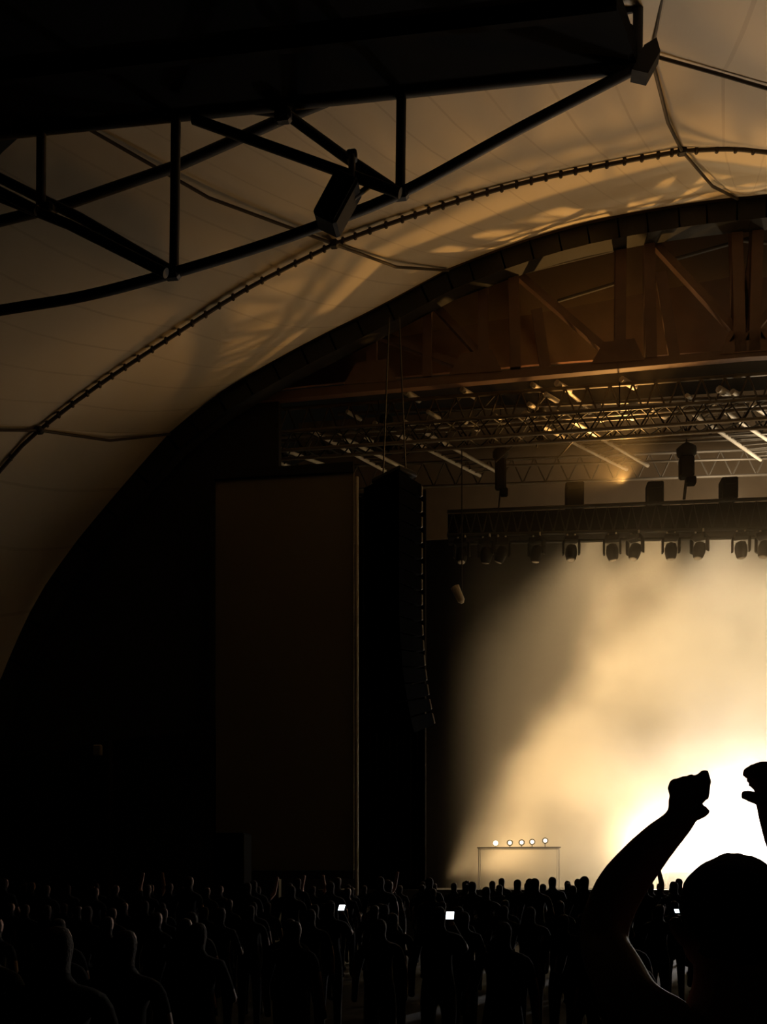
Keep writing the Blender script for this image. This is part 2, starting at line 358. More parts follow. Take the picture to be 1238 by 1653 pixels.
# ------------------------------------------------------------------ upstage lighting truss with its lamps
YT = 30.0
tl0, tl1 = P(722, 826, YT), P(1440, 797, YT); bl0, bl1 = P(722, 864, YT), P(1440, 848, YT)
lt = thing('lighting_truss', 'dark box lighting truss hung above the smoke, carrying a row of lamps', 'truss', bl0)
off = Vector((0, .75, 0))
for a, b in ((tl0, tl1), (bl0, bl1), (tl0 + off, tl1 + off), (bl0 + off, bl1 + off)): tube_part('chord', [a, b], .06, M['steel'], lt)
web = MB()
for i in range(36):
    u, v, w_ = i / 36, (i + .5) / 36, (i + 1) / 36
    for o in (Vector(), off): web.tube([bl0.lerp(bl1, u) + o, tl0.lerp(tl1, v) + o, bl0.lerp(bl1, w_) + o], .028, 5)
tag(web.obj('lattice', M['steel'], lt), kind='stuff')
sl = MB(); i_ = Vector((0, .2, 0)); q = [bl0 + i_, bl1 + i_, tl1 + i_, tl0 + i_]; k_ = [p + Vector((0, .4, 0)) for p in q]
sl.add(q + k_, [(0, 1, 2, 3), (7, 6, 5, 4), (0, 4, 5, 1), (1, 5, 6, 2), (2, 6, 7, 3), (3, 7, 4, 0)]); sl.obj('dark_infill', M['drape'], lt)  # added dark sheet inside, so the hazy truss reads as solid
for x0, x1, y0, y1, lab in [(912, 942, 783, 820, 'dark dimmer box on the lighting truss, leftmost of three'), (1043, 1070, 782, 815, 'dark dimmer box on the lighting truss just before the chain hoist'),
                            (1162, 1189, 775, 808, 'dark dimmer box on the lighting truss between hoist and photo edge')]:
    a, b = P(x0, y0, YT + .35), P(x1, y1, YT + .35); s = (b.x - a.x, .5, a.z - b.z)
    t = thing('dimmer_box', lab, 'box', ((a.x + b.x) / 2, YT + .35, b.z), 'dimmer boxes on the lighting truss')
    MB().bbox(((a.x + b.x) / 2, YT + .35, (a.z + b.z) / 2), s, .04).obj('case', M['black'], t)
    tube_part('handle', [(a.x + .1, YT + .08, a.z - .2), (a.x + .1, YT + .04, a.z - .25), (b.x - .1, YT + .04, a.z - .25), (b.x - .1, YT + .08, a.z - .2)], .015, M['steel'], t, 5)

def make_mover():
    t = local_thing('moving_head_lamp', 'x', 'lamp')
    MB().bbox((0, 0, -.09), (.44, .34, .16), .03).obj('base', M['black'], t)
    for s in (-1, 1): MB().bbox((s * .25, 0, -.36), (.06, .2, .44), .02).obj('yoke_arm', M['black'], t)
    h = MB().lathe((0, 0, 0), [(.06, .20), (.15, .16), (.19, .02), (.19, -.12), (.155, -.26), (.13, -.30)], 14).obj('lamp_head', M['black'], t)
    MB().lathe((0, 0, 0), [(.128, -.302), (.11, -.325), (.05, -.34), (.01, -.343)], 14).obj('lens', M['glass'], h)
    h.location = (0, 0, -.46)
    c = MB(); c.tube([(-.12, 0, 0), (-.12, 0, .14)], .03, 6).tube([(.12, 0, 0), (.12, 0, .14)], .03, 6); c.obj('clamp', M['alu'], t)
    return t
mv = make_mover()
spots = [(745, 0, -8), (785, .4, 14), (810, .6, 20), (866, .3, 4), (922, .1, -10), (988, -.2, 6), (1025, .2, -12), (1083, 0, 3), (1129, .2, -8), (1196, -.1, 5), (1234, .2, -10), (1290, 0, 8), (1345, .1, -6)]
words = ['first from the dark end', 'second from the dark end', 'third from dark end, bright streak', 'fourth from the dark end', 'under the first dimmer box',
         'first of the pair by the middle box', 'second of the pair by the middle box', 'alone before the chain hoist', 'just past the chain hoist', 'under the third dimmer box', 'at the edge of the photo', 'just past the photo edge', 'second past the photo edge']
for i, (x, ry, rx) in enumerate(spots):
    o = mv if i == 0 else copy_tree(mv)
    u = (x - 722) / (1440 - 722); p = bl0.lerp(bl1, u)
    o.location = P(x, 866 - (x - 722) * .021 + 4, YT); o.location.z = p.z - .14
    for ch in o.children:
        if ch.name.startswith('lamp_head'): ch.rotation_euler = (math.radians(rx), ry * .6, 0)
    o.rotation_euler = (0, 0, random.uniform(-.6, .6)); o['label'] = 'moving head lamp on the lighting truss, ' + words[i]; o['group'] = 'moving head lamps on the lighting truss'

def hoist(px, ytop, ybody, ybot, yend, y, wpx, lab):
    t = thing('chain_hoist', lab, 'hoist', P(px, ybot, y), 'chain hoists')
    sc = y / F; a = P(px, ybody, y); b = P(px, ybot, y); wd = wpx * sc
    MB().bbox((a + b) / 2, (wd, wd * .9, (a - b).z), .06).obj('motor_body', M['black'], t)
    k = P(px - 4, ytop, y); MB().lathe(a + Vector((0, 0, .05)), [(wd * .5, -.05), (wd * .7, .05), (wd * .7, .22), (wd * .3, .36), (.03, .42)], 10).obj('hook_block', M['steel'], t)
    tube_part('chain', [a + Vector((0, 0, .4)), P(px, ytop, y)], .025, M['steel'], t, 6)
    tube_part('chain', [b, P(px - 4, yend, y)], .05 if wpx > 18 else .03, M['steel'], t, 6)
    MB().bbox(b + Vector((wd * .3, 0, -.1)), (wd * .7, wd * .6, .25), .04).obj('chain_bag', M['drape'], t)
hoist(1108, 640, 738, 772, 806, 30.3, 22, 'dark chain hoist hanging over the lighting truss, near the third dimmer box')
hoist(808, 640, 742, 790, 826, 30.3, 18, 'dark chain hoist at the end of the dim twin tube truss')
hoist(870, 600, 678, 704, 722, 28.4, 16, 'small dark hoist beside the brightest joist end')
hoist(622, 610, 690, 722, 735, 28.4, 18, 'small dark hoist under the roof girder nearest the tent edge')

# ------------------------------------------------------------------ side screen, pole, drape, line array
scr = thing('side_screen', 'unlit tall brown side screen beside the stage, in the dark', 'screen', P(460, 1420, 26.2))
a, b = P(348, 772, 26.2), P(571, 1412, 26.2)
MB().box(((a.x + b.x) / 2, 26.25, (a.z + b.z) / 2), (b.x - a.x, .12, a.z - b.z)).obj('screen_panel', M['screen'], scr)
bar_part('top_rail', (a.x, 26.2, a.z + .05), (b.x, 26.2, a.z + .05), .25, M['black'], scr)
bar_part('bottom_rail', (a.x, 26.2, b.z), (b.x, 26.2, b.z), .25, M['black'], scr)
bar_part('side_rail', (a.x - .08, 26.2, a.z), (a.x - .08, 26.2, 0), .16, M['black'], scr)
pl = thing('support_pole', 'thin pale upright pole lit along the inner edge of the side screen', 'pole', P(575, 1420, 26.0))
p0, p1 = P(576, 770, 26.05), P(575, 1425, 26.05)
tube_part('shaft', [p0, Vector((p0.x, p0.y, 0.05))], .05, M['pole'], pl); MB().bbox((p0.x, p0.y, .03), (.4, .3, .06), .01).obj('foot_plate', M['steel'], pl)
def drape(px0, px1, ytop, y, lab):
    m = MB(); a, b = P(px0, ytop, y), P(px1, ytop, y); n = 60; vs = []
    for i in range(n + 1):
        x = a.x + (b.x - a.x) * i / n; o = .12 * math.sin(i * 1.05) + .05 * math.sin(i * .37)
        vs += [Vector((x, y + o, a.z)), Vector((x, y + o * 1.4, .02)), ]
    m.add(vs, [(i * 2, i * 2 + 1, i * 2 + 3, i * 2 + 2) for i in range(n)], 0, True)
    t = thing('stage_curtain', lab, 'curtain', ((a.x + b.x) / 2, y, 0)); o = m.obj('cloth', M['drape'], t)
    sd = o.modifiers.new('thick', 'SOLIDIFY'); sd.thickness = .02
    tube_part('curtain_rail', [(a.x, y, a.z + .03), (b.x, y, a.z + .03)], .04, M['steel'], t)
drape(578, 688, 800, 27.2, 'black pleated side curtain behind the hanging speaker column')

la = thing('line_array_speaker', 'tall hanging column of black loudspeaker cabinets with a lit curved rear edge', 'speaker', P(640, 1195, 22))
YL = 22.0; yaw = math.radians(40)     # the fronts look out to the left of the house
n = 16; ang = 0; top = P(636, 782, YL); pos = top.copy(); prev_tilt = 0
Rz = Matrix.Rotation(-yaw, 3, 'Z')
cabh = .37
MB().bbox(top + Vector((0, 0, .16)), (1.0, .6, .12), .03, Rz).obj('fly_frame', M['steel'], la)
for sx in (-.4, .4): tube_part('fly_cable', [top + Rz @ Vector((sx, 0, .2)), Vector((top.x + sx * .3, top.y, P(600, 655, 26).z))], .02, M['steel'], la, 5)
for i in range(n):
    tilt = math.radians(max(0, i - 6) ** 1.6 * .55)
    R = Rz @ Matrix.Rotation(tilt, 3, 'X')
    c = pos + R @ Vector((0, 0, -cabh / 2))
    cb = MB(); hw, hb, d = .62, .50, .42      # wedge cabinet: wide grille in front, narrower back
    vs = [R @ Vector(v) + c for v in [(-hw, -d, -cabh / 2 + .01), (hw, -d, -cabh / 2 + .01), (hb, d, -cabh / 2 + .04), (-hb, d, -cabh / 2 + .04), (-hw, -d, cabh / 2 - .01), (hw, -d, cabh / 2 - .01), (hb, d, cabh / 2 - .04), (-hb, d, cabh / 2 - .04)]]
    cb.add(vs, [(3, 2, 1, 0), (4, 5, 6, 7), (0, 1, 5, 4), (1, 2, 6, 5), (2, 3, 7, 6), (3, 0, 4, 7)])
    k = cb.obj('cabinet', M['array'], la)
    MB().bbox(c + R @ Vector((0, -d - .015, 0)), (1.18, .03, cabh - .07), .01, R).obj('grille', M['array'], k)
    MB().bbox(c + R @ Vector((hb - .04, d + .03, 0)), (.09, .06, cabh - .12), .015, R).obj('rear_rigging', M['pole'], k)
    pos = pos + R @ Vector((0, .0, -cabh))

# ------------------------------------------------------------------ near roof over the audience and its truss
RY = 16.0
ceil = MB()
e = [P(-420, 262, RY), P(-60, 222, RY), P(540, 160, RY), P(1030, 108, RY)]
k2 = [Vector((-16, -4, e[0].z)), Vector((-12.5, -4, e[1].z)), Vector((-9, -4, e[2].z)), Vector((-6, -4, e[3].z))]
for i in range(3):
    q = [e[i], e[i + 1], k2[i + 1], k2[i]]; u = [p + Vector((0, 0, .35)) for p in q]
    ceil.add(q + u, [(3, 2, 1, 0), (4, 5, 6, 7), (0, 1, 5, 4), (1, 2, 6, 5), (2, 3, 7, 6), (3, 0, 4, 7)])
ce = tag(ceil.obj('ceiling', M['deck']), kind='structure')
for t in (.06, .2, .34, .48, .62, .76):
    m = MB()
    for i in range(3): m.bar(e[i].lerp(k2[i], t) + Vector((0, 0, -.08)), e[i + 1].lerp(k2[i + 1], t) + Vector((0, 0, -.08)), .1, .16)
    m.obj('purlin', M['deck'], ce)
nt = thing('roof_truss', 'black tubular truss arching along the edge of the dark overhead roof', 'truss', P(648, 312, RY))
def tp_(name, pts, r, y=RY, n=10): return tube_part(name, [P(x, yy, y) for x, yy in pts], r, M['steel'], nt, n)
lc = resample([P(x, y, RY) for x, y in ((-300, 550), (0, 501), (140, 477), (278, 441), (400, 404), (510, 366), (646, 312), (830, 212), (1015, 116))], 40)
tube_part('bottom_chord', lc, .092, M['steel'], nt, 10)
tp_('rear_chord', [(-200, 408), (0, 357), (100, 332), (285, 268), (460, 190), (560, 150)], .095, 16.5)
tp_('top_chord', [(-420, 262), (-60, 222), (540, 160), (1030, 108)], .10, 16.0)
for (x0, y0, x1, y1) in ((284, 190, 281, 441), (648, 145, 646, 312), (67, 205, 66, 335)): tp_('post', [(x0, y0), (x1, y1)], .088, RY)
for pts, yy in (([(278, 438), (130, 352), (-40, 268)], 16.2), ([(268, 441), (110, 362), (-60, 272 + 22)], 15.8), ([(646, 312), (480, 252), (312, 192)], 15.8), ([(642, 310), (555, 252), (440, 168)], 16.3),
                ([(60, 340), (0, 310), (-120, 250)], 15.7)):
    tp_('diagonal', pts, .088, yy)
tp_('diagonal', [(455, 182), (410, 176)], .085, 16.2)
# ridge post, lattice and gusset where the roof ends
tp_('ridge_post', [(1029, 110), (1031, -120)], .085, RY)
tp_('ridge_post', [(1005, 40), (965, -60)], .07, RY)
for (a, b) in (((1003, 20), (1030, 14)), ((1008, 38), (1028, 52)), ((985, 2), (1028, -30))): tp_('lattice_bar', [a, b], .045, RY, 6)
m = MB(); c = [P(x, y, RY - .1) for x, y in ((1040, 72), (1060, 60), (1066, 82), (1046, 118), (1020, 112))]
m.add(c + [p + Vector((0, .25, 0)) for p in c], [(0, 1, 2, 3, 4), (9, 8, 7, 6, 5)] + [(i, i + 5, (i + 1) % 5 + 5, (i + 1) % 5) for i in range(5)]); m.obj('gusset_plate', M['steel'], nt)
for x, y in ((278, 441), (646, 312), (75, 338), (457, 188)): MB().bbox(P(x, y, RY), (.3, .2, .22), .05).obj('joint_plate', M['steel'], nt)

ls = thing('loudspeaker', 'black box loudspeaker slung at a tilt inside the overhead roof truss', 'speaker', P(546, 330, 15.7))
R = Matrix.Rotation(math.radians(30), 3, 'Y')
cpt = P(545, 329, 15.6)
MB().bbox(cpt, (.46, .45, .84), .05, R).obj('cabinet', M['black'], ls)
MB().bbox(cpt + R @ Vector((0, -.235, 0)), (.40, .02, .76), .008, R).obj('grille', M['steel'], ls)
bt = cpt + R @ Vector((.05, 0, .4))
tube_part('bracket', [bt, P(568, 252, 15.9)], .06, M['steel'], ls); MB().bbox(P(568, 252, 15.95), (.18, .16, .18), .03).obj('hook_clamp', M['steel'], ls)
tube_part('bracket', [cpt + R @ Vector((.2, 0, .2)), P(597, 300, 15.9)], .045, M['steel'], ls)

# ------------------------------------------------------------------ lamps and gear on the stage
def blinder(px, py, y, lab, s=1.0):
    p = P(px, py, y); t = thing('blinder_lamp', lab, 'lamp', (p.x, y, SZ), 'blinder lamps at the back of the stage')
    MB().bbox((p.x, y + .15, p.z), (.7 * s, .22, .7 * s), .04).obj('housing', M['black'], t)
    for dx in (-.17, .17):
        for dz in (-.17, .17):
            MB().lathe((p.x + dx * s, y + .03, p.z + dz * s), [(.15 * s, -.02), (.15 * s, .0), (.10 * s, .03), (.01, .035)], 12, Matrix.Rotation(math.radians(90), 3, 'X')).obj('lamp_bulb', M['blind_on'], t)
    for s_ in (-1, 1): tube_part('stand', [(p.x + s_ * .3, y + .15, p.z - .3), (p.x + s_ * .35, y + .15, SZ)], .03, M['steel'], t, 6)
blinder(1190, 1338, 33, 'blinding white floor lamp glaring between the raised hands', 1.2)
for px, lab in ((1045, 'added fill lamp in the smoke just under the raised fist'), (1300, 'added fill lamp past the edge of the photo nearest the glare')):
    blinder(px, 1362, 33.5, lab, .6)  # housings for the added smoke fill spots
fa, fb = P(770, 1367, 28.2), P(905, 1367, 28.2)
rz_ = tag(link('lamp_riser', None), 'low glossy dark riser carrying the five small stage lamps', 'riser'); rz_['_abs'] = 1; rz_.location = ((fa.x + fb.x) / 2, 28.8, SZ)
MB().bbox(((fa.x + fb.x) / 2, 28.8, fa.z - .03), (fb.x - fa.x, 1.5, .03), .01).obj('platform', M['gloss'], rz_)
for u in (.02, .98):
    for yy in (28.15, 29.45): MB().tube([(fa.x + (fb.x - fa.x) * u, yy, fa.z - .05), (fa.x + (fb.x - fa.x) * u, yy, SZ)], .012, 6).obj('leg', M['alu'], rz_)
order = ['first, brightest', 'second', 'third', 'fourth', 'fifth and last']
for i, (x, y) in enumerate(((800, 1361), (823, 1360.5), (842, 1360), (859, 1359), (880, 1357))):
    p = P(x, y, 28.3); t = thing('footlight', 'small round lamp low in the smoke, %s of five from the dark side' % order[i], 'lamp', (p.x, p.y, fa.z), 'row of five small stage lamps')
    MB().lathe(p + Vector((0, .1, 0)), [(.05, -.1), (.085, -.02), (.095, .1)], 12, Matrix.Rotation(math.radians(90), 3, 'X')).obj('lamp_can', M['black'], t)
    MB().lathe(p, [(.08 if i == 0 else .06, 0), (.07 if i == 0 else .05, .02), (.01, .03)], 12, Matrix.Rotation(math.radians(90), 3, 'X')).obj('lens', M['foot_on'], t)
    tube_part('stem', [p + Vector((0, .1, -.05)), (p.x, p.y + .1, fa.z)], .015, M['array'], t, 6)
# side lamp on a boom
p = P(740, 960, 27.75); t = thing('side_lamp', 'small glinting lamp on a hanger in the dark left of the smoke', 'lamp', (p.x, p.y, SZ))
R = Matrix.Rotation(math.radians(-25), 3, 'Y')
MB().lathe(p, [(.05, -.28), (.11, -.2), (.13, .2), (.14, .26)], 12, R).obj('lamp_can', M['pole'], t)
tube_part('hanger', [(p.x + .1, p.y + .05, p.z + .1), (p.x + .1, p.y, 14.62)], .02, M['steel'], t, 6)
# low riser and keyboard under the glare
p = P(1150, 1392, 31); rs = thing('stage_riser', 'low grey riser on the stage below the glaring lamp', 'riser', (p.x, 31.6, SZ))
MB().bbox((p.x + .6, 31.6, SZ + .28), (4.2, 1.6, .5), .03).obj('platform', M['stage'], rs)
for sx in (-1.8, 3.0): MB().bbox((p.x + sx * .8, 30.79, SZ + .27), (.08, .04, .5), .01).obj('leg', M['alu'], rs)
kz = P(1130, 1372, 31.2).z
kb = thing('keyboard', 'pale keyboard on a stand silhouetted under the glare beside the raised fist', 'keyboard', (P(1132, 1372, 31.2).x, 31.2, SZ + .53))
kx = P(1132, 1372, 31.2).x
MB().bbox((kx, 31.2, kz), (1.0, .35, .1), .02).obj('keyboard_body', M['white_gear'], kb)
MB().bbox((kx, 31.12, kz + .056), (.9, .15, .02), .004).obj('keys', M['white_gear'], kb)
for s_ in (-1, 1): tube_part('stand_leg', [(kx - s_ * .35, 31.2, kz - .05), (kx + s_ * .35, 31.2, SZ + .53)], .025, M['steel'], kb, 6)

# ------------------------------------------------------------------ left boundary: fence wall, post, dark stack
p0, p1, p2 = P(-120, 1255, 20), P(168, 1196, 20), P(345, 1176, 20)
fw = MB()
for a, b in ((p0, p1), (p1, p2), (p2, Vector((P(325, 1200, 26).x, 26, p2.z)))):
    q = [Vector((a.x, a.y, 0)), Vector((b.x, b.y, 0)), b, a]; k_ = [v + Vector((0, .15, 0)) for v in q]
    fw.add(q + k_, [(0, 1, 2, 3), (7, 6, 5, 4), (0, 4, 5, 1), (1, 5, 6, 2), (2, 6, 7, 3), (3, 7, 4, 0)])
tag(fw.obj('wall_side', M['wall']), kind='structure')
q = P(172, 1195, 19.8); t = thing('lamp_post', 'dark post with an unlit lamp against the low side wall', 'post', (q.x, q.y, 0))
MB().bbox((q.x, q.y, q.z / 2), (.22, .2, q.z), .02).obj('shaft', M['black'], t); MB().bbox(P(159, 1212, 19.7), (.2, .2, .26), .03).obj('lamp_housing', M['pole'], t)
bar_part('lamp_arm', P(159, 1205, 19.75), (q.x, q.y, P(159, 1205, 19.75).z), .06, M['steel'], t)
q0, q1 = P(355, 1345, 18.5), P(400, 1345, 18.5); hz = q0.z
t = thing('speaker_stack', 'dark stack of two boxes standing at the foot of the side screen', 'speaker', ((q0.x + q1.x) / 2, 18.5, 0))
for j in range(2):
    MB().bbox(((q0.x + q1.x) / 2, 18.5, hz * (.25 + .5 * j)), (q1.x - q0.x, .6, hz / 2 - .01), .03).obj('cabinet', M['array'], t)
    MB().bbox(((q0.x + q1.x) / 2, 18.19, hz * (.25 + .5 * j)), (q1.x - q0.x - .08, .02, hz / 2 - .1), .008).obj('grille', M['array'], t)

# ------------------------------------------------------------------ people
def skin_mesh(name, verts, edges, radii, root, sub=1):
    me = bpy.data.meshes.new(name); me.from_pydata([tuple(v) for v in verts], edges, [])
    o = bpy.data.objects.new(name, me); COL.objects.link(o)
    o.modifiers.new('skin', 'SKIN').use_smooth_shade = True
    sv = me.skin_vertices[0].data
    for i, r in enumerate(radii): sv[i].radius = r if isinstance(r, tuple) else (r, r); sv[i].use_root = (i == root)
    sb = o.modifiers.new('sub', 'SUBSURF'); sb.levels = sub; sb.render_levels = sub
    dg = bpy.context.evaluated_depsgraph_get(); ev = o.evaluated_get(dg); r = bpy.data.meshes.new_from_object(ev)
    bpy.data.objects.remove(o); bpy.data.meshes.remove(me); return r
def figure(name, armsL, armsR, build=1.0, shirt='shirt'):
    """standing figure facing +Y, feet at 0, about 1.72 m; arms = (elbow, wrist, hand) offsets"""
    V = [(0, 0, .95), (0, -.01, 1.10), (0, -.01, 1.28), (0, -.01, 1.40), (0, 0, 1.48), (0, .015, 1.54), (0, .03, 1.60), (0, .03, 1.66), (0, .015, 1.70)]
    R = [(.16 * build, .12), (.14 * build, .105), (.165 * build, .12), (.14, .09), (.062, .062), (.062, .066), (.078, .092), (.076, .092), (.045, .055)]
    E = [(i, i + 1) for i in range(8)]
    for s, arm in ((-1, armsL), (1, armsR)):
        k = len(V); V.append((s * .185 * build, -.005, 1.40)); R.append(.062); E.append((3, k))
        for p, r in zip(arm, (.045, .034, .038)):
            V.append((s * p[0], p[1], p[2])); R.append(r); E.append((len(V) - 2, len(V) - 1))
        k = len(V); V.append((s * .095, 0, .86)); R.append(.092); E.append((0, k))
        for p, r in (((s * .10, .015, .48), .062), ((s * .105, -.01, .09), .045), ((s * .11, .13, .045), .045)):
            V.append(p); R.append(r); E.append((len(V) - 2, len(V) - 1))
    me = skin_mesh(name, V, E, R, 0, 1)
    for q in (M['skin'], M['hair'], M[shirt], M['denim']): me.materials.append(q)
    for p in me.polygons:
        c = p.center; p.use_smooth = True
        if c.z > 1.51 and abs(c.x) < .12: p.material_index = 1 if (c.y < .05 or c.z > 1.69) else 0
        elif c.z < .93: p.material_index = 3
        elif (abs(c.x) > .26 or c.z > 1.56): p.material_index = 0
        else: p.material_index = 2
    return me
down = [(.25, -.02, 1.14), (.26, .06, .92), (.26, .09, .84)]
fold = [(.25, .0, 1.16), (.20, .22, 1.2), (.17, .30, 1.22)]
up = [(.27, .10, 1.62), (.22, .12, 1.86), (.21, .13, 1.95)]
wave = [(.33, .08, 1.55), (.38, .10, 1.80), (.40, .11, 1.9)]
hold = [(.24, .18, 1.28), (.12, .34, 1.48), (.08, .38, 1.55)]
figs = {'down': figure('person_body', down, down), 'fold': figure('person_body', fold, fold, 1.06, 'shirt2'), 'slim': figure('person_body', down, fold, .88),
        'up': figure('person_body', up, up), 'one': figure('person_body', down, wave, .95, 'shirt2'), 'hold': figure('person_body', down, hold)}
LAB = {'down': 'dark figure in the crowd, arms at the sides', 'fold': 'grey topped figure in the crowd, forearms forward',
       'slim': 'slim dark figure in the crowd, forearm bent', 'up': 'dark figure in the crowd, both arms raised',
       'one': 'grey topped figure in the crowd, one arm raised', 'hold': 'dark figure in the crowd holding a lit phone before the face'}
placed = []
PHONES = ((551, 10.5), (726, 8.0), (1093, 11.0))
def free(p, r=.55): return all((p - q).length > r for q in placed)
def person(kind, loc, h=1.0, rz=None, label=None):
    o = link('person', figs[kind]); o.location = (loc.x, loc.y, 0); o.scale = (h, h, h)
    o.rotation_euler = (0, 0, TH * .0 + random.uniform(-.25, .25) if rz is None else rz)
    
    r_ = (Vector((loc.x, loc.y, 0)) - CAM); dd_ = r_.dot(FWD); px_ = 619 + F * r_.dot(RGT) / dd_
    zx = 'under the tent edge' if px_ < 345 else 'below the side screen' if px_ < 575 else 'below the speaker column' if px_ < 720 else 'before the stage lamps' if px_ < 930 else 'before the smoke'
    zy = 'near row' if dd_ < 7 else 'middle row' if dd_ < 13.5 else 'far row'
    tag(o, label or '%s, %s %s' % (LAB[kind], zy, zx), 'person', 'crowd: %s, %s %s' % (kind, zy, zx) if not label else 'crowd holding phones'); placed.append(Vector((loc.x, loc.y))); return o
HERO = C(1188, 1400, 1.62); placed.append(Vector((HERO.x, HERO.y))); placed.append(Vector((HERO.x + .1, HERO.y + .35))); placed.append(Vector((0, 0))); 
placed.append(Vector((0, .6)))
# phones: each held by one person
def phone(px, py, d, lab, tilt, s=1.0, rz=0.0):
    c = C(px, py, d); h = 1.0
    kind = 'hold'; sc = (c.z - .02) / 1.60
    sc = max(.85, min(1.05, sc))
    hand = Matrix.Rotation(rz, 3, 'Z') @ Vector((.08 * sc, .38 * sc, 0))
    loc = Vector((c.x - hand.x, c.y - hand.y, 0))
    person(kind, loc, sc, rz, 'dark figure holding the phone ' + lab)
    R = Matrix.Rotation(math.radians(tilt), 3, 'X')
    pz = 1.60 * sc
    t = local_thing('phone', 'lit white phone screen ' + lab, 'phone', (c.x, c.y + .02, pz), (math.radians(tilt), 0, 0), 'phones in the crowd')
    MB().bbox((0, 0, 0), (.078 * s, .010, .13 * s), .004).obj('case', M['phone'], t)
    MB().box((0, -.006, 0), (.066 * s, .002, .105 * s)).obj('screen', M['screen_on'], t)
phone(551, 1463, 10.5, 'at the foot of the dark curtain', -58)
phone(726, 1475, 8.0, 'below the row of stage lamps, the largest', -56)
phone(1093, 1472, 11.0, 'beside the big dark head, the smallest', -62, .75, -.65)
# crowd rows
rows = 0
for (yy, n, sp) in [(3.4, 4, .85), (4.3, 6, .8), (5.3, 8, .8), (6.4, 9, .8), (7.6, 11, .8), (8.9, 13, .8), (10.2, 15, .8), (11.6, 17, .8), (13.0, 19, .8), (14.5, 21, .8), (16.0, 23, .8), (17.5, 25, .8), (19.0, 27, .8), (20.4, 29, .8), (21.8, 32, .78)]:
    rows_ = n
    for i in range(n):
        x = (i - (n - 1) / 2) * sp + random.uniform(-.12, .12) - yy * .14
        loc = Vector((x, yy + random.uniform(-.25, .25)))
        if not free(loc, .5): continue
        if yy > 18.5 and x < -4.2: continue
        d = yy
        c_ = Vector((loc.x, loc.y, 0)) - CAM; cd_ = c_.dot(FWD); cx_ = 619 + F * c_.dot(RGT) / cd_
        if any(cd_ < pd and abs(cx_ - ppx) < .30 * F / cd_ for ppx, pd in PHONES): continue
        r = random.random()
        far = yy > 13
        kind = ('down' if r < .3 else 'fold' if r < .55 else 'slim' if r < .94 else 'one' if r < .985 else 'up') if far else ('down' if r < .45 else 'fold' if r < .75 else 'slim')
        # keep the near heads below the skyline seen in the photograph
        maxz = 1.7 - (28 if yy > 9 else 45) / F * d if not far else 1.7 + random.uniform(-.06, .16)
        h = min(1.1, max(.86, maxz / 1.735)) * (1 if far else random.uniform(.95, 1))
        if kind == 'up' and x < 0 and h > .98: h = .98
        person(kind, Vector((loc.x, loc.y, 0)), h)

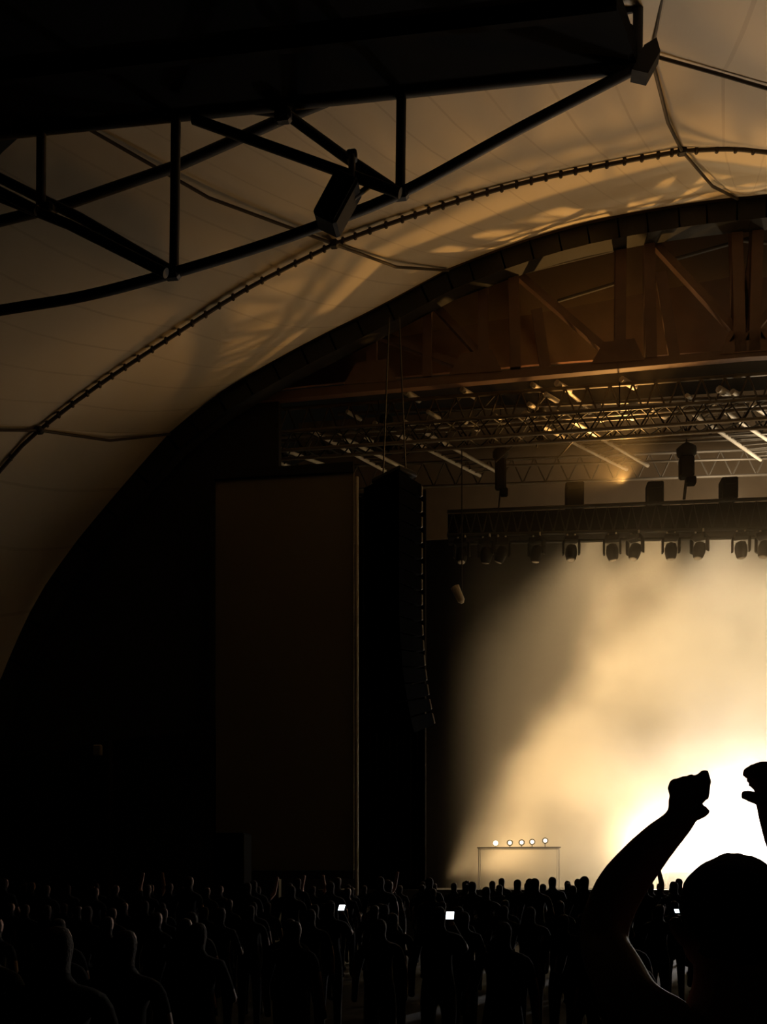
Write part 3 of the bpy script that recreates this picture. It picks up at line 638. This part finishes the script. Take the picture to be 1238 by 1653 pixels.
# the clapping person in front
def hero():
    H = 1.745
    base = Vector((HERO.x, HERO.y, 0))
    t = thing('person', 'person seen from behind clapping cupped hands overhead before the glare', 'person', base)
    def rel(s, f, z): return base + RGT * s + FWD * f + UP * z
    V = []; R = []; E = []
    def ad(p, r, link_=None):
        V.append(p); R.append(r)
        if link_ is not None: E.append((link_, len(V) - 1))
        return len(V) - 1
    pelvis = ad(rel(0, 0, .95), (.165, .12)); s1 = ad(rel(0, -.01, 1.12), (.145, .11), pelvis); ch = ad(rel(0, -.01, 1.28), (.17, .125), s1)
    nb = ad(rel(0, .0, 1.41), (.12, .085), ch); nk = ad(rel(0, .01, 1.49), .062, nb); h0 = ad(rel(0, .025, 1.56), (.068, .075), nk)
    h1 = ad(rel(0, .035, 1.60), (.078, .094), h0); h2 = ad(rel(0, .03, 1.65), (.074, .09), h1); ad(rel(0, .02, 1.685), (.045, .055), h2)
    nose = ad(rel(0, .145, 1.605), .014, h1)
    for s in (-1, 1): e_ = ad(rel(s * .098, .02, 1.615), .014, h1); ad(rel(s * .105, .005, 1.64), .012, e_)
    for s in (-1, 1):
        hip = ad(rel(s * .095, 0, .86), .095, pelvis); kn = ad(rel(s * .11, .015, .48), .065, hip); an = ad(rel(s * .115, -.01, .09), .046, kn); ad(rel(s * .125, .14, .045), .045, an)
    arms = {-1: [C(1028, 1640, 1.60), C(968, 1512, 1.82), C(995, 1437, 1.84), C(1056, 1364, 1.85), C(1100, 1322, 1.85), C(1108, 1298, 1.85), C(1104, 1272, 1.85)],
            1: [C(1352, 1640, 1.60), C(1338, 1500, 1.82), C(1308, 1432, 1.84), C(1266, 1352, 1.85), C(1244, 1298, 1.85), C(1246, 1272, 1.85), C(1245, 1250, 1.85)]}
    rad = [.062, .050, .054, .042, .031, .036, .034]
    for s in (-1, 1):
        k = ad(arms[s][0], rad[0], nb)
        for p, r in zip(arms[s][1:], rad[1:]): k = ad(p, r, k)
    body = skin_mesh('body', V, E, R, pelvis, 2)
    pieces = [body]
    px = 1.85 / F
    def finger(pts, r):
        vs = [C(x, y, 1.85 + dd) for x, y, dd in pts]; n = len(vs)
        pieces.append(skin_mesh('finger', vs, [(i, i + 1) for i in range(n - 1)], [r * (1 - .12 * max(0, i - 1)) for i in range(n)], 0, 2))
    # left hand, cupped: knuckles on top, fingertips turned in to the clap
    finger([(1114, 1288, -.012), (1126, 1262, -.018), (1139, 1243, -.016), (1142, 1264, -.020), (1139, 1294, -.020)], .0108)
    finger([(1105, 1285, -.004), (1109, 1264, -.008), (1115, 1251, -.006), (1127, 1266, -.012), (1131, 1290, -.012)], .0105)
    finger([(1098, 1288, .006), (1096, 1268, .004), (1101, 1254, .004), (1118, 1264, 0), (1124, 1288, 0)], .010)
    finger([(1092, 1292, .016), (1083, 1274, .016), (1086, 1260, .016), (1103, 1264, .012), (1113, 1284, .012)], .0092)
    finger([(1104, 1318, -.02), (1124, 1316, -.026), (1137, 1310, -.028), (1143, 1304, -.026)], .0138)
    # right hand, bent at the knuckles, fingertips to the left, thumb below them
    finger([(1250, 1262, -.014), (1240, 1234, -.018), (1218, 1238, -.02), (1205, 1245, -.02), (1197, 1249, -.02)], .0105)
    finger([(1250, 1262, -.002), (1241, 1236, -.004), (1218, 1242, -.004), (1205, 1250, -.006), (1199, 1255, -.006)], .0105)
    finger([(1250, 1268, .010), (1244, 1246, .010), (1224, 1250, .010), (1211, 1257, .008), (1203, 1262, .008)], .0100)
    finger([(1252, 1272, .020), (1248, 1254, .022), (1230, 1258, .022), (1218, 1265, .02), (1208, 1270, .02)], .0090)
    finger([(1242, 1298, -.018), (1222, 1289, -.024), (1207, 1284, -.026), (1195, 1281, -.026)], .0135)
    bm = bmesh.new()
    for q in pieces: bm.from_mesh(q)
    me = bpy.data.meshes.new('body'); bm.to_mesh(me); bm.free()
    o = bpy.data.objects.new('tmp', me); COL.objects.link(o)
    rm = o.modifiers.new('r', 'REMESH'); rm.mode = 'VOXEL'; rm.voxel_size = .006; rm.use_smooth_shade = True
    sm = o.modifiers.new('s', 'SMOOTH'); sm.factor = .5; sm.iterations = 2
    dg = bpy.context.evaluated_depsgraph_get(); me2 = bpy.data.meshes.new_from_object(o.evaluated_get(dg)); bpy.data.objects.remove(o)
    me2.materials.clear(); me2.materials.append(M['skin'])
    me2.polygons.foreach_set('use_smooth', [True] * len(me2.polygons))
    link('body', me2, t)
    # hair: full cap over the skull
    hb = bmesh.new(); bmesh.ops.create_icosphere(hb, subdivisions=4, radius=1)
    c = rel(.004, .02, 1.668)
    rr = random.Random(3)
    for v in hb.verts:
        n = v.co.copy(); s, f, z = n.x, n.y, n.z
        k = 1 + .02 * math.sin(9 * s + 3) * math.sin(8 * f + 1) + .015 * rr.uniform(-1, 1)
        peak = .012 * max(0, z) ** 6
        v.co = c + (RGT * (s * .089) + FWD * (f * .112) + UP * (z * (.078 if z > 0 else .14) + peak * .5)) * k
    dele = [f for f in hb.faces if (f.calc_center_median() - c).dot(FWD) > .055 and (f.calc_center_median() - c).z < .03]
    bmesh.ops.delete(hb, geom=dele, context='FACES')
    hm = bpy.data.meshes.new('hair'); hb.to_mesh(hm); hb.free(); hm.materials.append(M['hair']); hm.polygons.foreach_set('use_smooth', [True] * len(hm.polygons)); link('hair', hm, t)
    # T-shirt and trousers as shells around the body
    def shell(name, mt, keep, off):
        b2 = bmesh.new(); b2.from_mesh(body)
        bmesh.ops.delete(b2, geom=[f for f in b2.faces if not keep(f.calc_center_median())], context='FACES')
        b2.normal_update()
        for v in b2.verts: v.co += v.normal * off
        m_ = bpy.data.meshes.new(name); b2.to_mesh(m_); b2.free(); m_.materials.append(mt)
        m_.polygons.foreach_set('use_smooth', [True] * len(m_.polygons)); link(name, m_, t)
    ea = [arms[-1][1], arms[1][1]]
    shell('shirt', M['shirt'], lambda c: .90 < c.z < 1.46 and all((c - q).length > .06 for q in ea) and (c - base).dot(FWD) < .19, .012)
    shell('trousers', M['denim'], lambda c: .10 < c.z < .98 and abs((c - base).dot(RGT)) < .24, .010)
    for s in (-1, 1):
        m = MB(); q = rel(s * .12, .06, .045); m.bbox(q, (.10, .28, .09), .03, Matrix.Rotation(TH, 3, 'Z')); m.obj('shoe', M['black'], t)
hero()

# ------------------------------------------------------------------ stage smoke and haze
def arch_haze():
    a = P(560, 600, 26.3)
    me = MB().box((X0, 27.3, 18.15), (2 * (X0 - a.x), 2.2, 4.5)).mesh('roof_haze', [])
    m = bpy.data.materials.new('thin_haze'); m.use_nodes = True; n = m.node_tree.nodes; l = m.node_tree.links; n.clear()
    out = n.new('ShaderNodeOutputMaterial'); pv = n.new('ShaderNodeVolumePrincipled'); l.new(pv.outputs[0], out.inputs['Volume'])
    pv.inputs['Color'].default_value = (.9, .74, .55, 1); pv.inputs['Density'].default_value = .03
    me.materials.append(m); tag(link('roof_haze', me), 'thin brown haze hanging in the arch above the long beam', 'haze', kind='stuff')
arch_haze()
def smoke():
    y0, y1, z0, z1 = 27.3, 36.9, SZ + .02, 15.9
    xl = P(690, 1000, 28).x
    me = MB().box(((xl + 2 * X0 - xl) / 2, (y0 + y1) / 2, (z0 + z1) / 2), (2 * (X0 - xl), y1 - y0, z1 - z0)).mesh('stage_smoke', [])
    m = bpy.data.materials.new('smoke'); m.use_nodes = True; n = m.node_tree.nodes; l = m.node_tree.links; n.clear()
    out = n.new('ShaderNodeOutputMaterial'); pv = n.new('ShaderNodeVolumePrincipled'); l.new(pv.outputs[0], out.inputs['Volume'])
    pv.inputs['Color'].default_value = (.96, .89, .75, 1); pv.inputs['Anisotropy'].default_value = .35
    geo = n.new('ShaderNodeTexCoord')
    sp = n.new('ShaderNodeSeparateXYZ'); l.new(geo.outputs['Object'], sp.inputs[0])
    def math_(op, a, b=None, c=None):
        q = n.new('ShaderNodeMath'); q.operation = op
        for i, v in enumerate((a, b, c)):
            if v is None: continue
            if isinstance(v, (int, float)): q.inputs[i].default_value = v
            else: l.new(v, q.inputs[i])
        return q.outputs[0]
    def sstep(v, a, b):
        q = n.new('ShaderNodeMapRange'); q.interpolation_type = 'SMOOTHSTEP'; l.new(v, q.inputs[0])
        q.inputs[1].default_value = a; q.inputs[2].default_value = b; return q.outputs[0]
    nz = n.new('ShaderNodeTexNoise'); nz.inputs['Scale'].default_value = .22; nz.inputs['Detail'].default_value = 3; l.new(geo.outputs['Object'], nz.inputs['Vector'])
    nz2 = n.new('ShaderNodeTexNoise'); nz2.inputs['Scale'].default_value = .33; nz2.inputs['Detail'].default_value = 4; l.new(geo.outputs['Object'], nz2.inputs['Vector'])
    X, Y, Z = sp.outputs
    s = math_('SUBTRACT', X, math_('MULTIPLY_ADD', Z, .46, -2.5))
    s = math_('MULTIPLY_ADD', math_('SUBTRACT', nz.outputs['Fac'], .5), 5.0, s)
    cloud = sstep(s, -.6, 1.3)
    mirror = sstep(math_('SUBTRACT', X, 2 * X0 + 1), 0, -2.5)
    top = sstep(Z, 14.5, 8)
    dens = math_('MULTIPLY', math_('MULTIPLY', math_('MULTIPLY', cloud, top), .21), sstep(nz2.outputs['Fac'], .22, .72))
    edge = math_('MULTIPLY', sstep(X, xl + .1, xl + 2.2), math_('MULTIPLY_ADD', sstep(Z, 14.2, 12.5), .6, .4))
    dens = math_('MULTIPLY', math_('ADD', dens, .019), edge)
    l.new(dens, pv.inputs['Density'])
    me.materials.clear(); me.materials.append(m)
    tag(link('stage_smoke', me), 'warm glowing stage smoke billowing under the lighting truss', 'smoke', kind='stuff')
smoke()
